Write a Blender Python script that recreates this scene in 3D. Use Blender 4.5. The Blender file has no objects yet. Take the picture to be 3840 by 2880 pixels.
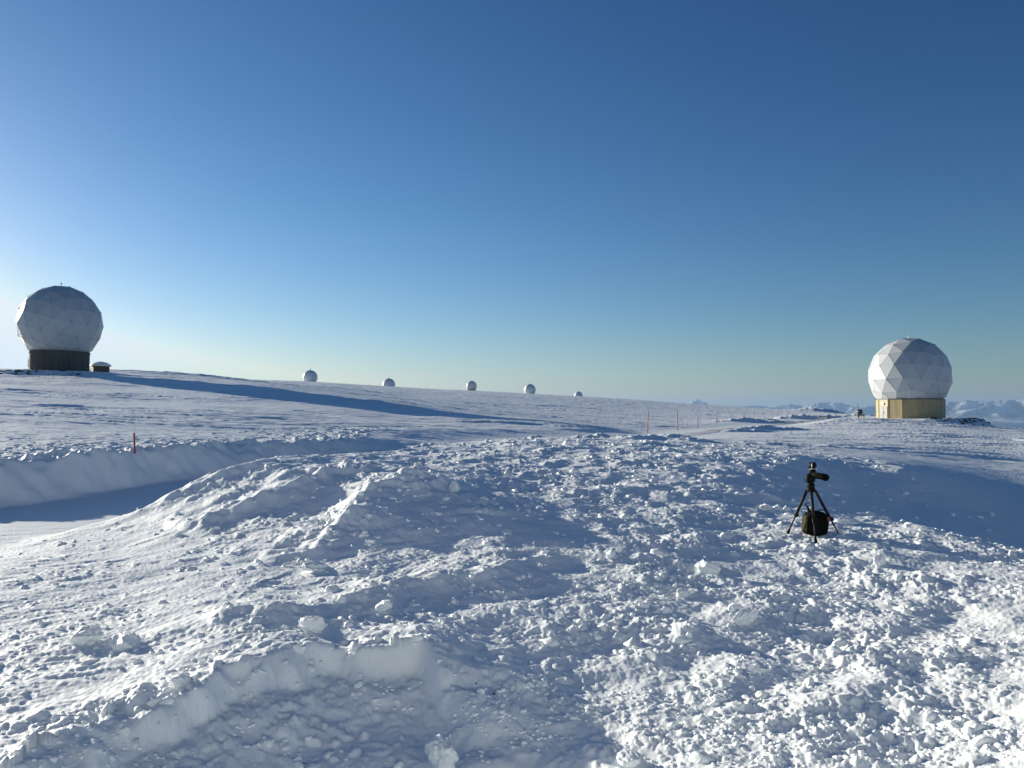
import bpy, math, random
import numpy as np
from mathutils import Vector, Matrix

# ------------------------------------------------------------------ camera, sky, sun, exposure
SC = bpy.context.scene
COL = SC.collection
F = 3014.0                                   # focal length in photo pixels (3840 wide)
PITCH = math.atan(110.0 / F)
cam_d = bpy.data.cameras.new('camera')
cam_d.sensor_width = 36.0
cam_d.lens = 36.0 * F / 3840.0
cam_d.clip_start = 0.05
cam_d.clip_end = 200000.0
cam = bpy.data.objects.new('camera', cam_d)
COL.objects.link(cam)
cam.location = (0, 0, 0)
cam.rotation_euler = (math.pi / 2 + PITCH, 0, 0)
SC.camera = cam

SUN_AZ = math.radians(-50.0)                 # measured from +Y towards +X
SUN_EL = math.radians(11.7)
S = Vector((math.sin(SUN_AZ) * math.cos(SUN_EL), math.cos(SUN_AZ) * math.cos(SUN_EL), math.sin(SUN_EL)))
sun_d = bpy.data.lights.new('sun', 'SUN')
sun_d.energy = 4.5
sun_d.angle = math.radians(0.5)
sun_d.color = (1.0, 0.935, 0.78)
sun = bpy.data.objects.new('sun', sun_d)
COL.objects.link(sun)
sun.rotation_euler = S.to_track_quat('Z', 'Y').to_euler()
sun.location = (-40, 40, 40)

world = bpy.data.worlds.new('World')
SC.world = world
world.use_nodes = True
wn = world.node_tree
for n in list(wn.nodes):
    wn.nodes.remove(n)
sky = wn.nodes.new('ShaderNodeTexSky')
sky.sky_type = 'NISHITA'
sky.sun_disc = False
sky.sun_elevation = SUN_EL
sky.sun_rotation = SUN_AZ
sky.altitude = 450
sky.air_density = 1.0
sky.dust_density = 0.3
sky.ozone_density = 1.0
bg = wn.nodes.new('ShaderNodeBackground')
bg.inputs['Strength'].default_value = 0.1
EXPO = 0.9
# deepen the clear polar sky: steeper falloff from the bright horizon to the zenith, bluer
s1 = wn.nodes.new('ShaderNodeVectorMath'); s1.operation = 'SCALE'; s1.inputs['Scale'].default_value = 0.1
sp = wn.nodes.new('ShaderNodeSeparateXYZ'); cb = wn.nodes.new('ShaderNodeCombineXYZ')
wn.links.new(s1.outputs[0], sp.inputs[0])
for i_, p_ in enumerate((1.78, 1.45, 1.33)):
    pw = wn.nodes.new('ShaderNodeMath'); pw.operation = 'POWER'; pw.inputs[1].default_value = p_
    wn.links.new(sp.outputs[i_], pw.inputs[0]); wn.links.new(pw.outputs[0], cb.inputs[i_])
s2 = wn.nodes.new('ShaderNodeVectorMath'); s2.operation = 'MULTIPLY'
s2.inputs[1].default_value = tuple(c * 10.0 / 2 ** EXPO for c in (1.03, 1.03, 1.33))
wo = wn.nodes.new('ShaderNodeOutputWorld')
wn.links.new(sky.outputs[0], s1.inputs[0])
wn.links.new(cb.outputs[0], s2.inputs[0])
# one faint scrap of cloud low over the far mountains
def wnode(t, op=None, **kw):
    n = wn.nodes.new(t)
    if op: n.operation = op
    for k, v in kw.items(): n.inputs[int(k[1:])].default_value = v
    return n
tcw = wn.nodes.new('ShaderNodeTexCoord'); spw = wn.nodes.new('ShaderNodeSeparateXYZ')
wn.links.new(tcw.outputs['Generated'], spw.inputs[0])
def chain(src, *ops):
    for op, v in ops:
        n = wnode('ShaderNodeMath', op, i1=v); wn.links.new(src, n.inputs[0]); src = n.outputs[0]
    return src
def div(a, b):
    n = wnode('ShaderNodeMath', 'DIVIDE'); wn.links.new(a, n.inputs[0]); wn.links.new(b, n.inputs[1]); return n.outputs[0]
def opp(op, a, b):
    n = wnode('ShaderNodeMath', op); wn.links.new(a, n.inputs[0]); wn.links.new(b, n.inputs[1]); return n.outputs[0]
yc = chain(spw.outputs['Y'], ('MAXIMUM', .05))
tx, tz = div(spw.outputs['X'], yc), div(spw.outputs['Z'], yc)
cn = wn.nodes.new('ShaderNodeTexNoise'); cn.inputs['Scale'].default_value = 90.0; cn.inputs['Detail'].default_value = 5.0
wn.links.new(tcw.outputs['Generated'], cn.inputs['Vector'])
mask = None
for cx_, cz_, wx_, wz_, amt in ((.2885, .0270, .020, .0042, 1.0), (.302, .0262, .014, .0022, .7), (.276, .0225, .006, .009, .45), (.19, .0165, .007, .005, .35)):
    a_ = chain(tx, ('SUBTRACT', cx_), ('DIVIDE', wx_), ('POWER', 2.0)); b_ = chain(tz, ('SUBTRACT', cz_), ('DIVIDE', wz_), ('POWER', 2.0))
    e_ = chain(opp('ADD', a_, b_), ('MULTIPLY', -1.0))
    ex_ = wnode('ShaderNodeMath', 'EXPONENT'); wn.links.new(e_, ex_.inputs[0])
    g_ = chain(ex_.outputs[0], ('MULTIPLY', amt))
    mask = g_ if mask is None else opp('MAXIMUM', mask, g_)
cm_ = chain(opp('MULTIPLY', mask, chain(cn.outputs['Fac'], ('SUBTRACT', .22), ('MULTIPLY', 1.6))), ('MAXIMUM', 0.0), ('MINIMUM', .5))
mx = wn.nodes.new('ShaderNodeMix'); mx.data_type = 'RGBA'
wn.links.new(cm_, mx.inputs[0]); wn.links.new(s2.outputs[0], mx.inputs[6])
mx.inputs[7].default_value = tuple(c * 10.0 / 2 ** EXPO for c in (.46, .45, .47)) + (1.0,)
mn = wn.nodes.new('ShaderNodeVectorMath'); mn.operation = 'MINIMUM'      # the glow round the sun stays below white
mn.inputs[1].default_value = tuple(c * 10.0 / 2 ** EXPO for c in (.86, .92, .95))
wn.links.new(mx.outputs[2], mn.inputs[0])
wn.links.new(mn.outputs[0], bg.inputs['Color'])
wn.links.new(bg.outputs[0], wo.inputs['Surface'])

SC.view_settings.view_transform = 'Standard'
SC.view_settings.look = 'None'
SC.view_settings.gamma = 1.0
SC.view_settings.exposure = EXPO
SC.cycles.max_bounces = 10
SC.cycles.diffuse_bounces = 8
SC.cycles.volume_bounces = 0

# ------------------------------------------------------------------ helpers
def tag(o, label=None, cat=None, group=None, kind=None):
    if label: o['label'] = label
    if cat: o['category'] = cat
    if group: o['group'] = group
    if kind: o['kind'] = kind
    return o

def empty(name, loc=(0, 0, 0), rz=0.0):
    o = bpy.data.objects.new(name, None)
    COL.objects.link(o)
    o.location = loc
    o.rotation_euler = (0, 0, rz)
    o.empty_display_size = 0.3
    return o

def mesh_obj(name, verts, faces, mats, parent=None, smooth=False, midx=None):
    me = bpy.data.meshes.new(name)
    me.from_pydata([tuple(v) for v in verts], [], [tuple(f) for f in faces])
    if not isinstance(mats, (list, tuple)): mats = [mats]
    for m in mats: me.materials.append(m)
    if midx is not None:
        me.polygons.foreach_set('material_index', list(midx))
    me.polygons.foreach_set('use_smooth', [smooth] * len(me.polygons))
    me.update()
    o = bpy.data.objects.new(name, me)
    COL.objects.link(o)
    if parent is not None: o.parent = parent
    return o

def np_mesh(name, V, Q, mat, smooth=True, parent=None):
    """V (n,3) float, Q (m,k) int faces with k = 3 or 4"""
    me = bpy.data.meshes.new(name)
    n, (m, k) = len(V), Q.shape
    me.vertices.add(n)
    me.vertices.foreach_set('co', V.astype(np.float32).ravel())
    me.loops.add(m * k)
    me.loops.foreach_set('vertex_index', Q.astype(np.int32).ravel())
    me.polygons.add(m)
    me.polygons.foreach_set('loop_start', np.arange(0, m * k, k, dtype=np.int32))
    me.polygons.foreach_set('loop_total', np.full(m, k, dtype=np.int32))
    me.polygons.foreach_set('use_smooth', np.full(m, smooth, dtype=bool))
    me.update(calc_edges=True)
    me.materials.append(mat)
    o = bpy.data.objects.new(name, me)
    COL.objects.link(o)
    if parent is not None: o.parent = parent
    return o

class MB:
    """collects shapes into one mesh"""
    def __init__(self):
        self.v, self.f, self.mi = [], [], []
    def add(self, vs, fs, mi=0):
        b = len(self.v)
        self.v += [tuple(p) for p in vs]
        self.f += [tuple(i + b for i in f) for f in fs]
        self.mi += [mi] * len(fs)
    def tube(self, pts, rads, n=10, mi=0, cap=True):
        pts = [Vector(p) for p in pts]
        if not isinstance(rads, (list, tuple)): rads = [rads] * len(pts)
        vs, fs = [], []
        ref = None
        for i, p in enumerate(pts):
            a = pts[max(i - 1, 0)]; b = pts[min(i + 1, len(pts) - 1)]
            t = (b - a).normalized()
            if ref is None:
                ref = Vector((0, 0, 1)) if abs(t.z) < 0.9 else Vector((1, 0, 0))
            u = (ref - t * ref.dot(t)).normalized(); ref = u
            w = t.cross(u)
            for k in range(n):
                an = 2 * math.pi * k / n
                vs.append(p + (u * math.cos(an) + w * math.sin(an)) * rads[i])
        for i in range(len(pts) - 1):
            for k in range(n):
                fs.append((i * n + k, i * n + (k + 1) % n, (i + 1) * n + (k + 1) % n, (i + 1) * n + k))
        if cap:
            fs.append(tuple(range(n - 1, -1, -1)))
            fs.append(tuple((len(pts) - 1) * n + k for k in range(n)))
        self.add(vs, fs, mi)
    def box(self, c, s, mi=0, rot=None, bev=0.0):
        """box with chamfered edges: c centre, s full sizes"""
        hx, hy, hz = s[0] / 2, s[1] / 2, s[2] / 2
        vs, fs = [], []
        if bev <= 0:
            vs = [Vector((sx * hx, sy * hy, sz * hz)) for sx in (-1, 1) for sy in (-1, 1) for sz in (-1, 1)]
            fs = [(0, 1, 3, 2), (4, 6, 7, 5), (0, 4, 5, 1), (2, 3, 7, 6), (0, 2, 6, 4), (1, 5, 7, 3)]
        else:
            b = min(bev, hx * .9, hy * .9, hz * .9)
            rings = []
            for (z, i1) in ((-hz, b), (-hz + b, 0), (hz - b, 0), (hz, b)):
                ax, ay = hx - i1, hy - i1
                c2 = b if i1 == 0 else b * .6
                ring = [(ax, -ay + c2), (ax, ay - c2), (ax - c2, ay), (-ax + c2, ay), (-ax, ay - c2), (-ax, -ay + c2), (-ax + c2, -ay), (ax - c2, -ay)]
                rings.append([Vector((x, y, z)) for x, y in ring])
            for r in rings: vs += r
            for i in range(3):
                for k in range(8):
                    fs.append((i * 8 + k, i * 8 + (k + 1) % 8, (i + 1) * 8 + (k + 1) % 8, (i + 1) * 8 + k))
            fs.append(tuple(range(7, -1, -1))); fs.append(tuple(24 + k for k in range(8)))
        M = (rot.to_3x3() if rot is not None else Matrix.Identity(3))
        self.add([M @ v + Vector(c) for v in vs], fs, mi)
    def lathe(self, prof, n=24, c=(0, 0, 0), mi=0, ph=0.0, cap=True):
        vs, fs = [], []
        for r, z in prof:
            for k in range(n):
                a = 2 * math.pi * k / n + ph
                vs.append((c[0] + r * math.cos(a), c[1] + r * math.sin(a), c[2] + z))
        for i in range(len(prof) - 1):
            for k in range(n):
                fs.append((i * n + k, i * n + (k + 1) % n, (i + 1) * n + (k + 1) % n, (i + 1) * n + k))
        if cap:
            fs.append(tuple(range(n - 1, -1, -1)))
            fs.append(tuple((len(prof) - 1) * n + k for k in range(n)))
        self.add(vs, fs, mi)
    def build(self, name, mats, parent=None, smooth=False):
        return mesh_obj(name, self.v, self.f, mats, parent, smooth, self.mi)

def smooth_angle(o, deg=35):
    me = o.data
    me.polygons.foreach_set('use_smooth', [True] * len(me.polygons))
    me.set_sharp_from_angle(angle=math.radians(deg))

# ---- a photo pixel (3840 x 2880) at a forward distance Y -> a point in the place
CP, SP = math.cos(PITCH), math.sin(PITCH)
def P(px, py, Y):
    dx = (px - 1920.0) / F
    dz = -(py - 1440.0) / F
    d = Vector((dx, CP - dz * SP, SP + dz * CP))
    return d * (Y / d.y)

# ------------------------------------------------------------------ numpy noise
def make_perm(seed):
    r = np.random.RandomState(seed)
    p = r.permutation(256)
    return np.concatenate([p, p, p[:2]])
G2 = np.array([[math.cos(a), math.sin(a)] for a in np.arange(16) * 2 * math.pi / 16 + .1])
def perlin(x, y, seed=0):
    p = make_perm(seed)
    xi = np.floor(x).astype(np.int64); yi = np.floor(y).astype(np.int64)
    xf = x - xi; yf = y - yi
    xi &= 255; yi &= 255
    u = xf * xf * xf * (xf * (xf * 6 - 15) + 10)
    v = yf * yf * yf * (yf * (yf * 6 - 15) + 10)
    def g(ix, iy, fx, fy):
        h = p[p[ix & 255] + (iy & 255)] & 15
        return G2[h, 0] * fx + G2[h, 1] * fy
    a = g(xi, yi, xf, yf); b = g(xi + 1, yi, xf - 1, yf)
    c = g(xi, yi + 1, xf, yf - 1); d = g(xi + 1, yi + 1, xf - 1, yf - 1)
    return ((a + u * (b - a)) + v * ((c + u * (d - c)) - (a + u * (b - a)))) * 1.5
def fbm(x, y, octs=4, seed=0, gain=.5, lac=2.03):
    s = 0; a = 1.0; t = 0
    for i in range(octs):
        s = s + a * perlin(x, y, seed + i * 17); t += a
        x = x * lac + 13.7; y = y * lac - 7.1; a *= gain
    return s / t
def sstep(a, b, x):
    t = np.clip((x - a) / (b - a), 0, 1)
    return t * t * (3 - 2 * t)

# ------------------------------------------------------------------ materials
def new_mat(name):
    m = bpy.data.materials.new(name)
    m.use_nodes = True
    nt = m.node_tree
    return m, nt, nt.nodes['Principled BSDF']
def N(nt, t, **kw):
    n = nt.nodes.new(t)
    for k, v in kw.items():
        if k.startswith('i_'):
            n.inputs[k[2:].replace('_', ' ')].default_value = v
        else:
            setattr(n, k, v)
    return n
def ramp(nt, fac, stops):
    r = nt.nodes.new('ShaderNodeValToRGB')
    e = r.color_ramp.elements
    while len(e) > 1: e.remove(e[-1])
    e[0].position = stops[0][0]; e[0].color = stops[0][1]
    for p_, c_ in stops[1:]:
        k = e.new(p_); k.color = c_
    nt.links.new(fac, r.inputs['Fac'])
    return r
def rgb(r, g, b): return (r, g, b, 1.0)

def snow_mat(name, base=(.865, .893, .895), bump=.5, scale=28.0, dist=.01, sss=0.0):
    m, nt, b = new_mat(name)
    tc = N(nt, 'ShaderNodeTexCoord')
    n1 = N(nt, 'ShaderNodeTexNoise', i_Scale=scale, i_Detail=6.0, i_Roughness=.62)
    nt.links.new(tc.outputs['Object'], n1.inputs['Vector'])
    n2 = N(nt, 'ShaderNodeTexNoise', i_Scale=.35, i_Detail=4.0)
    nt.links.new(tc.outputs['Object'], n2.inputs['Vector'])
    r = ramp(nt, n2.outputs['Fac'], [(.3, rgb(base[0] * .95, base[1] * .96, base[2] * .975)), (.7, rgb(*base))])
    nt.links.new(r.outputs['Color'], b.inputs['Base Color'])
    bp = N(nt, 'ShaderNodeBump', i_Strength=bump, i_Distance=dist)
    nt.links.new(n1.outputs['Fac'], bp.inputs['Height'])
    nt.links.new(bp.outputs['Normal'], b.inputs['Normal'])
    b.inputs['Roughness'].default_value = .55
    b.inputs['Specular IOR Level'].default_value = .25
    if sss:
        b.inputs['Subsurface Weight'].default_value = sss
        b.inputs['Subsurface Radius'].default_value = (1.0, 1.0, 1.0)
        b.inputs['Subsurface Scale'].default_value = .02
    return m
M_SNOW = snow_mat('snow')
M_CHUNK = snow_mat('snow_lump', bump=.6, scale=40.0, dist=.006)

def plain_mat(name, col, rough=.5, metal=0.0, var=.12, scale=6.0, bump=0.0, spec=.5):
    m, nt, b = new_mat(name)
    tc = N(nt, 'ShaderNodeTexCoord')
    n = N(nt, 'ShaderNodeTexNoise', i_Scale=scale, i_Detail=5.0, i_Roughness=.6)
    nt.links.new(tc.outputs['Object'], n.inputs['Vector'])
    lo = rgb(*[c * (1 - var) for c in col]); hi = rgb(*[min(1, c * (1 + var)) for c in col])
    r = ramp(nt, n.outputs['Fac'], [(.3, lo), (.7, hi)])
    nt.links.new(r.outputs['Color'], b.inputs['Base Color'])
    b.inputs['Roughness'].default_value = rough
    b.inputs['Metallic'].default_value = metal
    b.inputs['Specular IOR Level'].default_value = spec
    if bump:
        bp = N(nt, 'ShaderNodeBump', i_Strength=bump, i_Distance=.02)
        nt.links.new(n.outputs['Fac'], bp.inputs['Height'])
        nt.links.new(bp.outputs['Normal'], b.inputs['Normal'])
    return m

# ------------------------------------------------------------------ terrain: control points
# photo pixel x, pixel y, forward distance, rubble weight
CTRL = [
 (0,2880,4.9,.45),(0,2600,6.3,.45),(0,2350,8.3,.38),(0,2150,11,.32),(0,2000,15.7,.05),(500,2400,7.7,.5),(500,2200,10,.42),(500,2000,14,.3),
 (300,2700,5.6,.4),(-600,2600,6.2,.2),(-600,2200,10,.1),(-600,1985,16,.05),
 (700,2600,6.0,.9),(1000,2480,6.4,.9),(1600,2440,6.9,1),(1200,2880,5.15,1),(1700,2880,5.2,1),(2100,2700,6.2,1),
 (700,2300,8.4,.4),(1000,2300,8,.6),(1000,2150,10.2,.6),(1500,2300,8.3,.8),(1500,2130,10.3,.4),(1150,2130,10.6,.6),
 (1500,1834,13.5,1),(1400,1872,13.1,1),(1250,2000,12,.9),(1250,1915,13.7,.6),(1310,1785,15.6,1),(1000,1900,14.2,.9),(640,2010,13.2,.3),
 (1000,1825,15.2,.6),(760,1920,14.6,.4),(480,1935,15.3,.4),(760,1820,16,.6),(1040,1735,16.7,1),
 (1650,1852,13.3,.9),(1850,1918,12.5,.9),(1700,2010,11.5,.4),(2000,1995,11.7,.5),(2000,2100,10.5,.6),
 (2000,1850,15,1),(2000,1750,18.5,1),(2000,1690,22,1),(2000,1652,26,.9),(2400,1665,25,1),(2400,1750,18.5,1),(2400,1900,14,1),(2400,2100,10.5,.9),
 (2400,2300,8.6,1),(2400,2600,6.6,1),(2400,2880,5.35,1),(2700,1690,24,1),(2700,1800,17,.9),(2700,1950,13.5,.8),(1500,1682,24,.8),(1600,1740,18.5,1),(1250,1702,21,.8),
 (3050,2030,12,.8),(3050,2200,9.8,1),(3050,2500,7.1,1),(3050,2880,5.2,1),(3600,2300,8.6,1),(3600,2600,6.4,1),(3840,2880,5.0,1),(3700,2150,10,1),(4300,2500,6.5,1),(4300,2150,10,1),
 (2850,1900,15.0,.6),(3000,1730,21.5,.8),(3400,1762,23,.6),(3400,1900,20,.25),(3180,1850,19.8,.4),(3700,2000,18,.2),(3840,2060,17.2,.2),(3500,1990,13,.8),(3840,2092,11.5,.9),(4300,2110,17,.1),(4300,2120,12,.8),
 (2700,1640,60,0),(3000,1650,55,0),(3500,1682,48,0),(3400,1735,29,.1),(3840,1722,46,0),(3840,1800,30,.1),(3840,1650,85,0),(3500,1630,85,0),(3000,1602,110,0),(3000,1690,33,.1),
 (3380,1574,160,0),(3200,1567,150,0),(3720,1605,150,0),(3840,1616,150,0),(3300,1602,110,0),(4400,1640,120,0),(4400,1700,50,0),(3840,1621,190,0),(3400,1566,200,0),
 (0,1748,21.0,.2),(0,1572,40,.05),(0,1472,85,0),(0,1429,120,0),(220,1402,155,0),(0,1387,190,0),(-700,1800,18.5,.2),(-700,1560,45,0),(-700,1400,150,0),(-700,1372,200,0),
 (500,1706,23.5,.15),(500,1595,42,.05),(500,1505,85,0),(500,1452,116,0),(500,1418,142,0),(420,1398,200,0),(640,1410,235,0),
 (1000,1662,31,.1),(1000,1565,62,0),(1000,1503,96,0),(1000,1456,119,0),(1000,1441,155,0),(1000,1433,260,0),(1160,1435,430,0),
 (1500,1645,38,.05),(1500,1590,60,0),(1500,1558,83,0),(1500,1518,103,0),(1500,1490,220,0),(1480,1458,470,0),
 (2000,1628,55,0),(2100,1590,80,0),(2000,1535,200,0),(1770,1467,520,0),(1985,1479,540,0),(2170,1489,580,0),
 (2430,1628,78,0),(2500,1585,130,0),(2500,1535,300,0),(2400,1501,520,0),(2700,1523,480,0),
 (2900,1578,190,0),(2950,1558,300,0),(3000,1541,450,0),(3200,1557,330,0),
]
ctrl_xyz = np.array([list(P(a, b, c)) for a, b, c, d in CTRL])
ctrl_w = np.array([d for a, b, c, d in CTRL])
extra = []
for th in (-75, 75, -110, 110, -150, 150, 180):
    for r_, z_ in ((5, -2.1), (15, -2.1), (50, -2.0), (150, -1.5 if th > 0 else 3.0), (500, -6.0)):
        a = math.radians(th)
        extra.append((r_ * math.sin(a), r_ * math.cos(a), z_))
for th in np.radians(np.arange(-45, 46, 15)):
    extra.append((1.5 * math.sin(th), 1.5 * math.cos(th), -2.1))
extra = np.array(extra)
CX = np.concatenate([ctrl_xyz, extra]); CW = np.concatenate([ctrl_w, np.full(len(extra), .2)])
def to_q(X, Y):
    th = np.arctan2(X, Y); r = np.hypot(X, Y)
    return np.stack([th * 2.4, np.log(np.maximum(r, .5))], -1)
CQ = to_q(CX[:, 0], CX[:, 1])
def kern(d): return d ** 1.4
D = kern(np.linalg.norm(CQ[:, None] - CQ[None], axis=-1))
n_ = len(CQ)
A = np.zeros((n_ + 3, n_ + 3)); A[:n_, :n_] = D - np.eye(n_) * 1e-4
A[:n_, n_] = 1; A[:n_, n_ + 1:] = CQ; A[n_, :n_] = 1; A[n_ + 1:, :n_] = CQ.T
SOLZ = np.linalg.solve(A, np.concatenate([CX[:, 2], [0, 0, 0]]))
SOLW = np.linalg.solve(A, np.concatenate([CW, [0, 0, 0]]))
def rbf(q, sol):
    out = np.zeros(len(q))
    for i in range(0, len(q), 20000):
        c = q[i:i + 20000]
        d = kern(np.linalg.norm(c[:, None] - CQ[None], axis=-1))
        out[i:i + 20000] = d @ sol[:n_] + sol[n_] + c @ sol[n_ + 1:]
    return out

# ---- polar grid of the ground sheet
half = math.atan(1920.0 / F)
u_in = np.linspace(-math.tan(half) * 1.06, math.tan(half) * 1.06, 1360)
th_in = np.arctan(u_in)
t1 = th_in[-1]
side = np.linspace(t1, math.radians(62), 160)[1:]
back = np.linspace(math.radians(62), 2 * math.pi - math.radians(62), 70)[1:-1]
TH = np.concatenate([-side[::-1], th_in, side, back])
R1 = np.exp(np.arange(math.log(.3), math.log(3.4), .08))
R2 = np.exp(np.arange(math.log(3.4), math.log(46), .0028))
R3 = np.exp(np.concatenate([np.arange(math.log(46), math.log(250), .0046), np.arange(math.log(250), math.log(640), .009)]))
R4 = np.exp(np.arange(math.log(640), math.log(9000), .06))
RR = np.concatenate([R1, R2, R3, R4])
NT, NR = len(TH), len(RR)
LR = np.log(RR)

# coarse rbf, bilinear up
cth = np.linspace(-math.radians(62), 2 * math.pi - math.radians(62), 1)  # placeholder
cth = np.concatenate([np.linspace(-math.radians(62), math.radians(62), 300), back])
clr = np.linspace(LR[0], math.log(700), 330)
gx, gr = np.meshgrid(cth, clr)
gr_ = np.exp(gr)
thw = np.where(gx > math.pi, gx - 2 * math.pi, gx)
q = np.stack([thw.ravel() * 2.4, gr.ravel()], -1)
CZg = rbf(q, SOLZ).reshape(gx.shape)
CWg = np.clip(rbf(q, SOLW).reshape(gx.shape), 0, 1.1)
def bil(grid, th, lr):
    i = np.clip(np.interp(th, cth, np.arange(len(cth))), 0, len(cth) - 1.001)
    j = np.clip((lr - clr[0]) / (clr[1] - clr[0]), 0, len(clr) - 1.001)
    i0 = i.astype(int); j0 = j.astype(int); fi = i - i0; fj = j - j0
    return (grid[j0, i0] * (1 - fi) + grid[j0, i0 + 1] * fi) * (1 - fj) + (grid[j0 + 1, i0] * (1 - fi) + grid[j0 + 1, i0 + 1] * fi) * fj

YR_px = np.array([-3000, 0, 420, 640, 1160, 1460, 1770, 1985, 2170, 2400, 2700, 3000, 3200, 3400, 3840, 6000])
YR_v = np.array([200, 195, 205, 240, 440, 480, 530, 550, 590, 530, 490, 455, 340, 215, 200, 190])
YR_th = np.arctan((YR_px - 1920.0) / F)
YR_r = YR_v / np.cos(YR_th)
order = np.argsort(YR_th)
def ridge_r(th):
    t = np.where(th > math.pi, th - 2 * math.pi, th)
    return np.interp(t, YR_th[order], YR_r[order])

def seg_dist(X, Y, poly):
    """distance to polyline, signed side (+ = right of travel), arclength fraction index"""
    best = np.full(X.shape, 1e9); sgn = np.ones(X.shape); par = np.zeros(X.shape)
    for i in range(len(poly) - 1):
        ax, ay = poly[i][:2]; bx, by = poly[i + 1][:2]
        dx, dy = bx - ax, by - ay
        L2 = dx * dx + dy * dy
        t = np.clip(((X - ax) * dx + (Y - ay) * dy) / L2, 0, 1)
        ex = X - ax - t * dx; ey = Y - ay - t * dy
        d = np.hypot(ex, ey)
        s = np.where(dx * ey - dy * ex > 0, -1.0, 1.0)
        m = d < best
        best = np.where(m, d, best); sgn = np.where(m, s, sgn); par = np.where(m, i + t, par)
    return best, sgn, par

ROAD = [(-34, 3.0), (-22, 8.0), (-14.5, 12.6), (-10.6, 16.8), (-8.7, 19.4), (-6.9, 23.4), (-4.0, 30.5), (1.4, 45), (12.9, 66), (23.5, 90), (42.5, 130), (73, 190), (105, 245), (150, 310)]
ROAD_Z = [-2.3, -2.3, -2.33, -2.35, -2.30, -2.06, -1.72, -1.62, -1.86, -1.92, -1.82, -1.55, -1.45, -1.4]
def catmull(pts, k=8):
    out = []
    for i in range(len(pts) - 1):
        p0 = pts[max(i - 1, 0)]; p1 = pts[i]; p2 = pts[i + 1]; p3 = pts[min(i + 2, len(pts) - 1)]
        for j in range(k):
            t = j / k
            out.append(tuple(.5 * ((2 * b) + (-a + c) * t + (2 * a - 5 * b + 4 * c - d) * t * t + (-a + 3 * b - 3 * c + d) * t ** 3)
                             for a, b, c, d in zip(p0, p1, p2, p3)))
    out.append(tuple(pts[-1]))
    return out
ROADS = catmull([(a, b, c) for (a, b), c in zip(ROAD, ROAD_Z)], 6)
ROAD_ZS = np.array([p[2] for p in ROADS])
ROAD_HALF = 1.9

def pxl(*pts): return [tuple(P(*p)) for p in pts]
RIDGES = [  # polyline, height, width sunny side, width lee side
 (pxl((480,1935,15.3),(760,1822,16),(960,1752,16.5),(1045,1730,16.7)), .10, .55, .35),
 (pxl((640,2010,13.2),(850,1940,13.8),(1000,1895,14.3),(1200,1810,15.4),(1310,1783,15.7),(1420,1800,15.6)), .19, .85, .34),
 (pxl((1120,2140,10.5),(1250,2010,11.8),(1380,1890,12.9),(1480,1836,13.5),(1560,1830,13.6),(1650,1850,13.3)), .18, .95, .38),
 (pxl((1700,2190,9.3),(1950,2110,10.2),(2150,2080,10.6)), .10, .5, .3),
 (pxl((1250,2280,8.4),(1500,2210,9.1),(1750,2160,9.7)), .13, .5, .28),
 (pxl((650,2400,7.6),(1000,2330,8.0),(1300,2310,8.1)), .07, .4, .25),
 (pxl((2640,1800,17.3),(3000,1860,16.4),(3300,1920,16.0)), .05, .10, .12),
 (pxl((2700,1850,16.0),(3000,1890,15.4),(3500,1965,15.6)), .06, .12, .14),
]
def local(px, py, Y): return P(px, py, Y)
DRIFTS = [  # px, py, Y, half length, half depth, height, yaw
 (2200,1652,42,2.8,.9,.30,.12),(2300,1655,41,1.6,.7,.18,-.2),(2500,1668,37,1.9,.8,.27,.25),(2600,1672,36,1.2,.6,.18,-.1),
 (1640,1648,37,1.1,.5,.22,.0),(1975,1655,34,.7,.4,.16,.1),(2880,1610,92,5.5,1.6,.5,.5),(2800,1618,84,4.0,1.4,.3,.6),
 (2830,1582,142,7,2.0,.7,.3),(2900,1580,150,6,2.0,.5,.2),(3050,1568,195,13,3,1.1,.1),(3150,1566,200,6,2.5,.7,.1),
 (3092,1541,425,16,8,2.0,.0),(2950,1690,34,2.6,.9,.06,.0),(3150,1668,40,3.2,1.0,.08,.1),(2850,1680,38,2.4,.8,.10,-.1),
 (600,1400,190,24,9,.7,.0),(480,1399,182,14,6,.4,.0),
]
CUT = [tuple(P(*p))[:2] for p in ((-250,3300,3.4),(130,2815,5.0),(270,2715,5.5),(480,2640,5.75),(700,2570,6.1),(1000,2482,6.55),(1300,2432,7.0),(1560,2434,7.0),(1750,2462,6.9),(1950,2500,6.8),(2200,2550,6.7),(2600,2620,6.4),(3100,2800,5.5),(3000,3300,3.9))]
DOME_L = P(223, 1397, 155)
DOME_R = P(3413, 1569, 160)
DOME_R.z = P(3413, 1569, 160).z

def inside(X, Y, poly):
    r = np.zeros(X.shape, bool)
    j = len(poly) - 1
    for i in range(len(poly)):
        xi, yi = poly[i]; xj, yj = poly[j]
        c = ((yi > Y) != (yj > Y)) & (X < (xj - xi) * (Y - yi) / (yj - yi + 1e-12) + xi)
        r ^= c
        j = i
    return r

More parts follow.
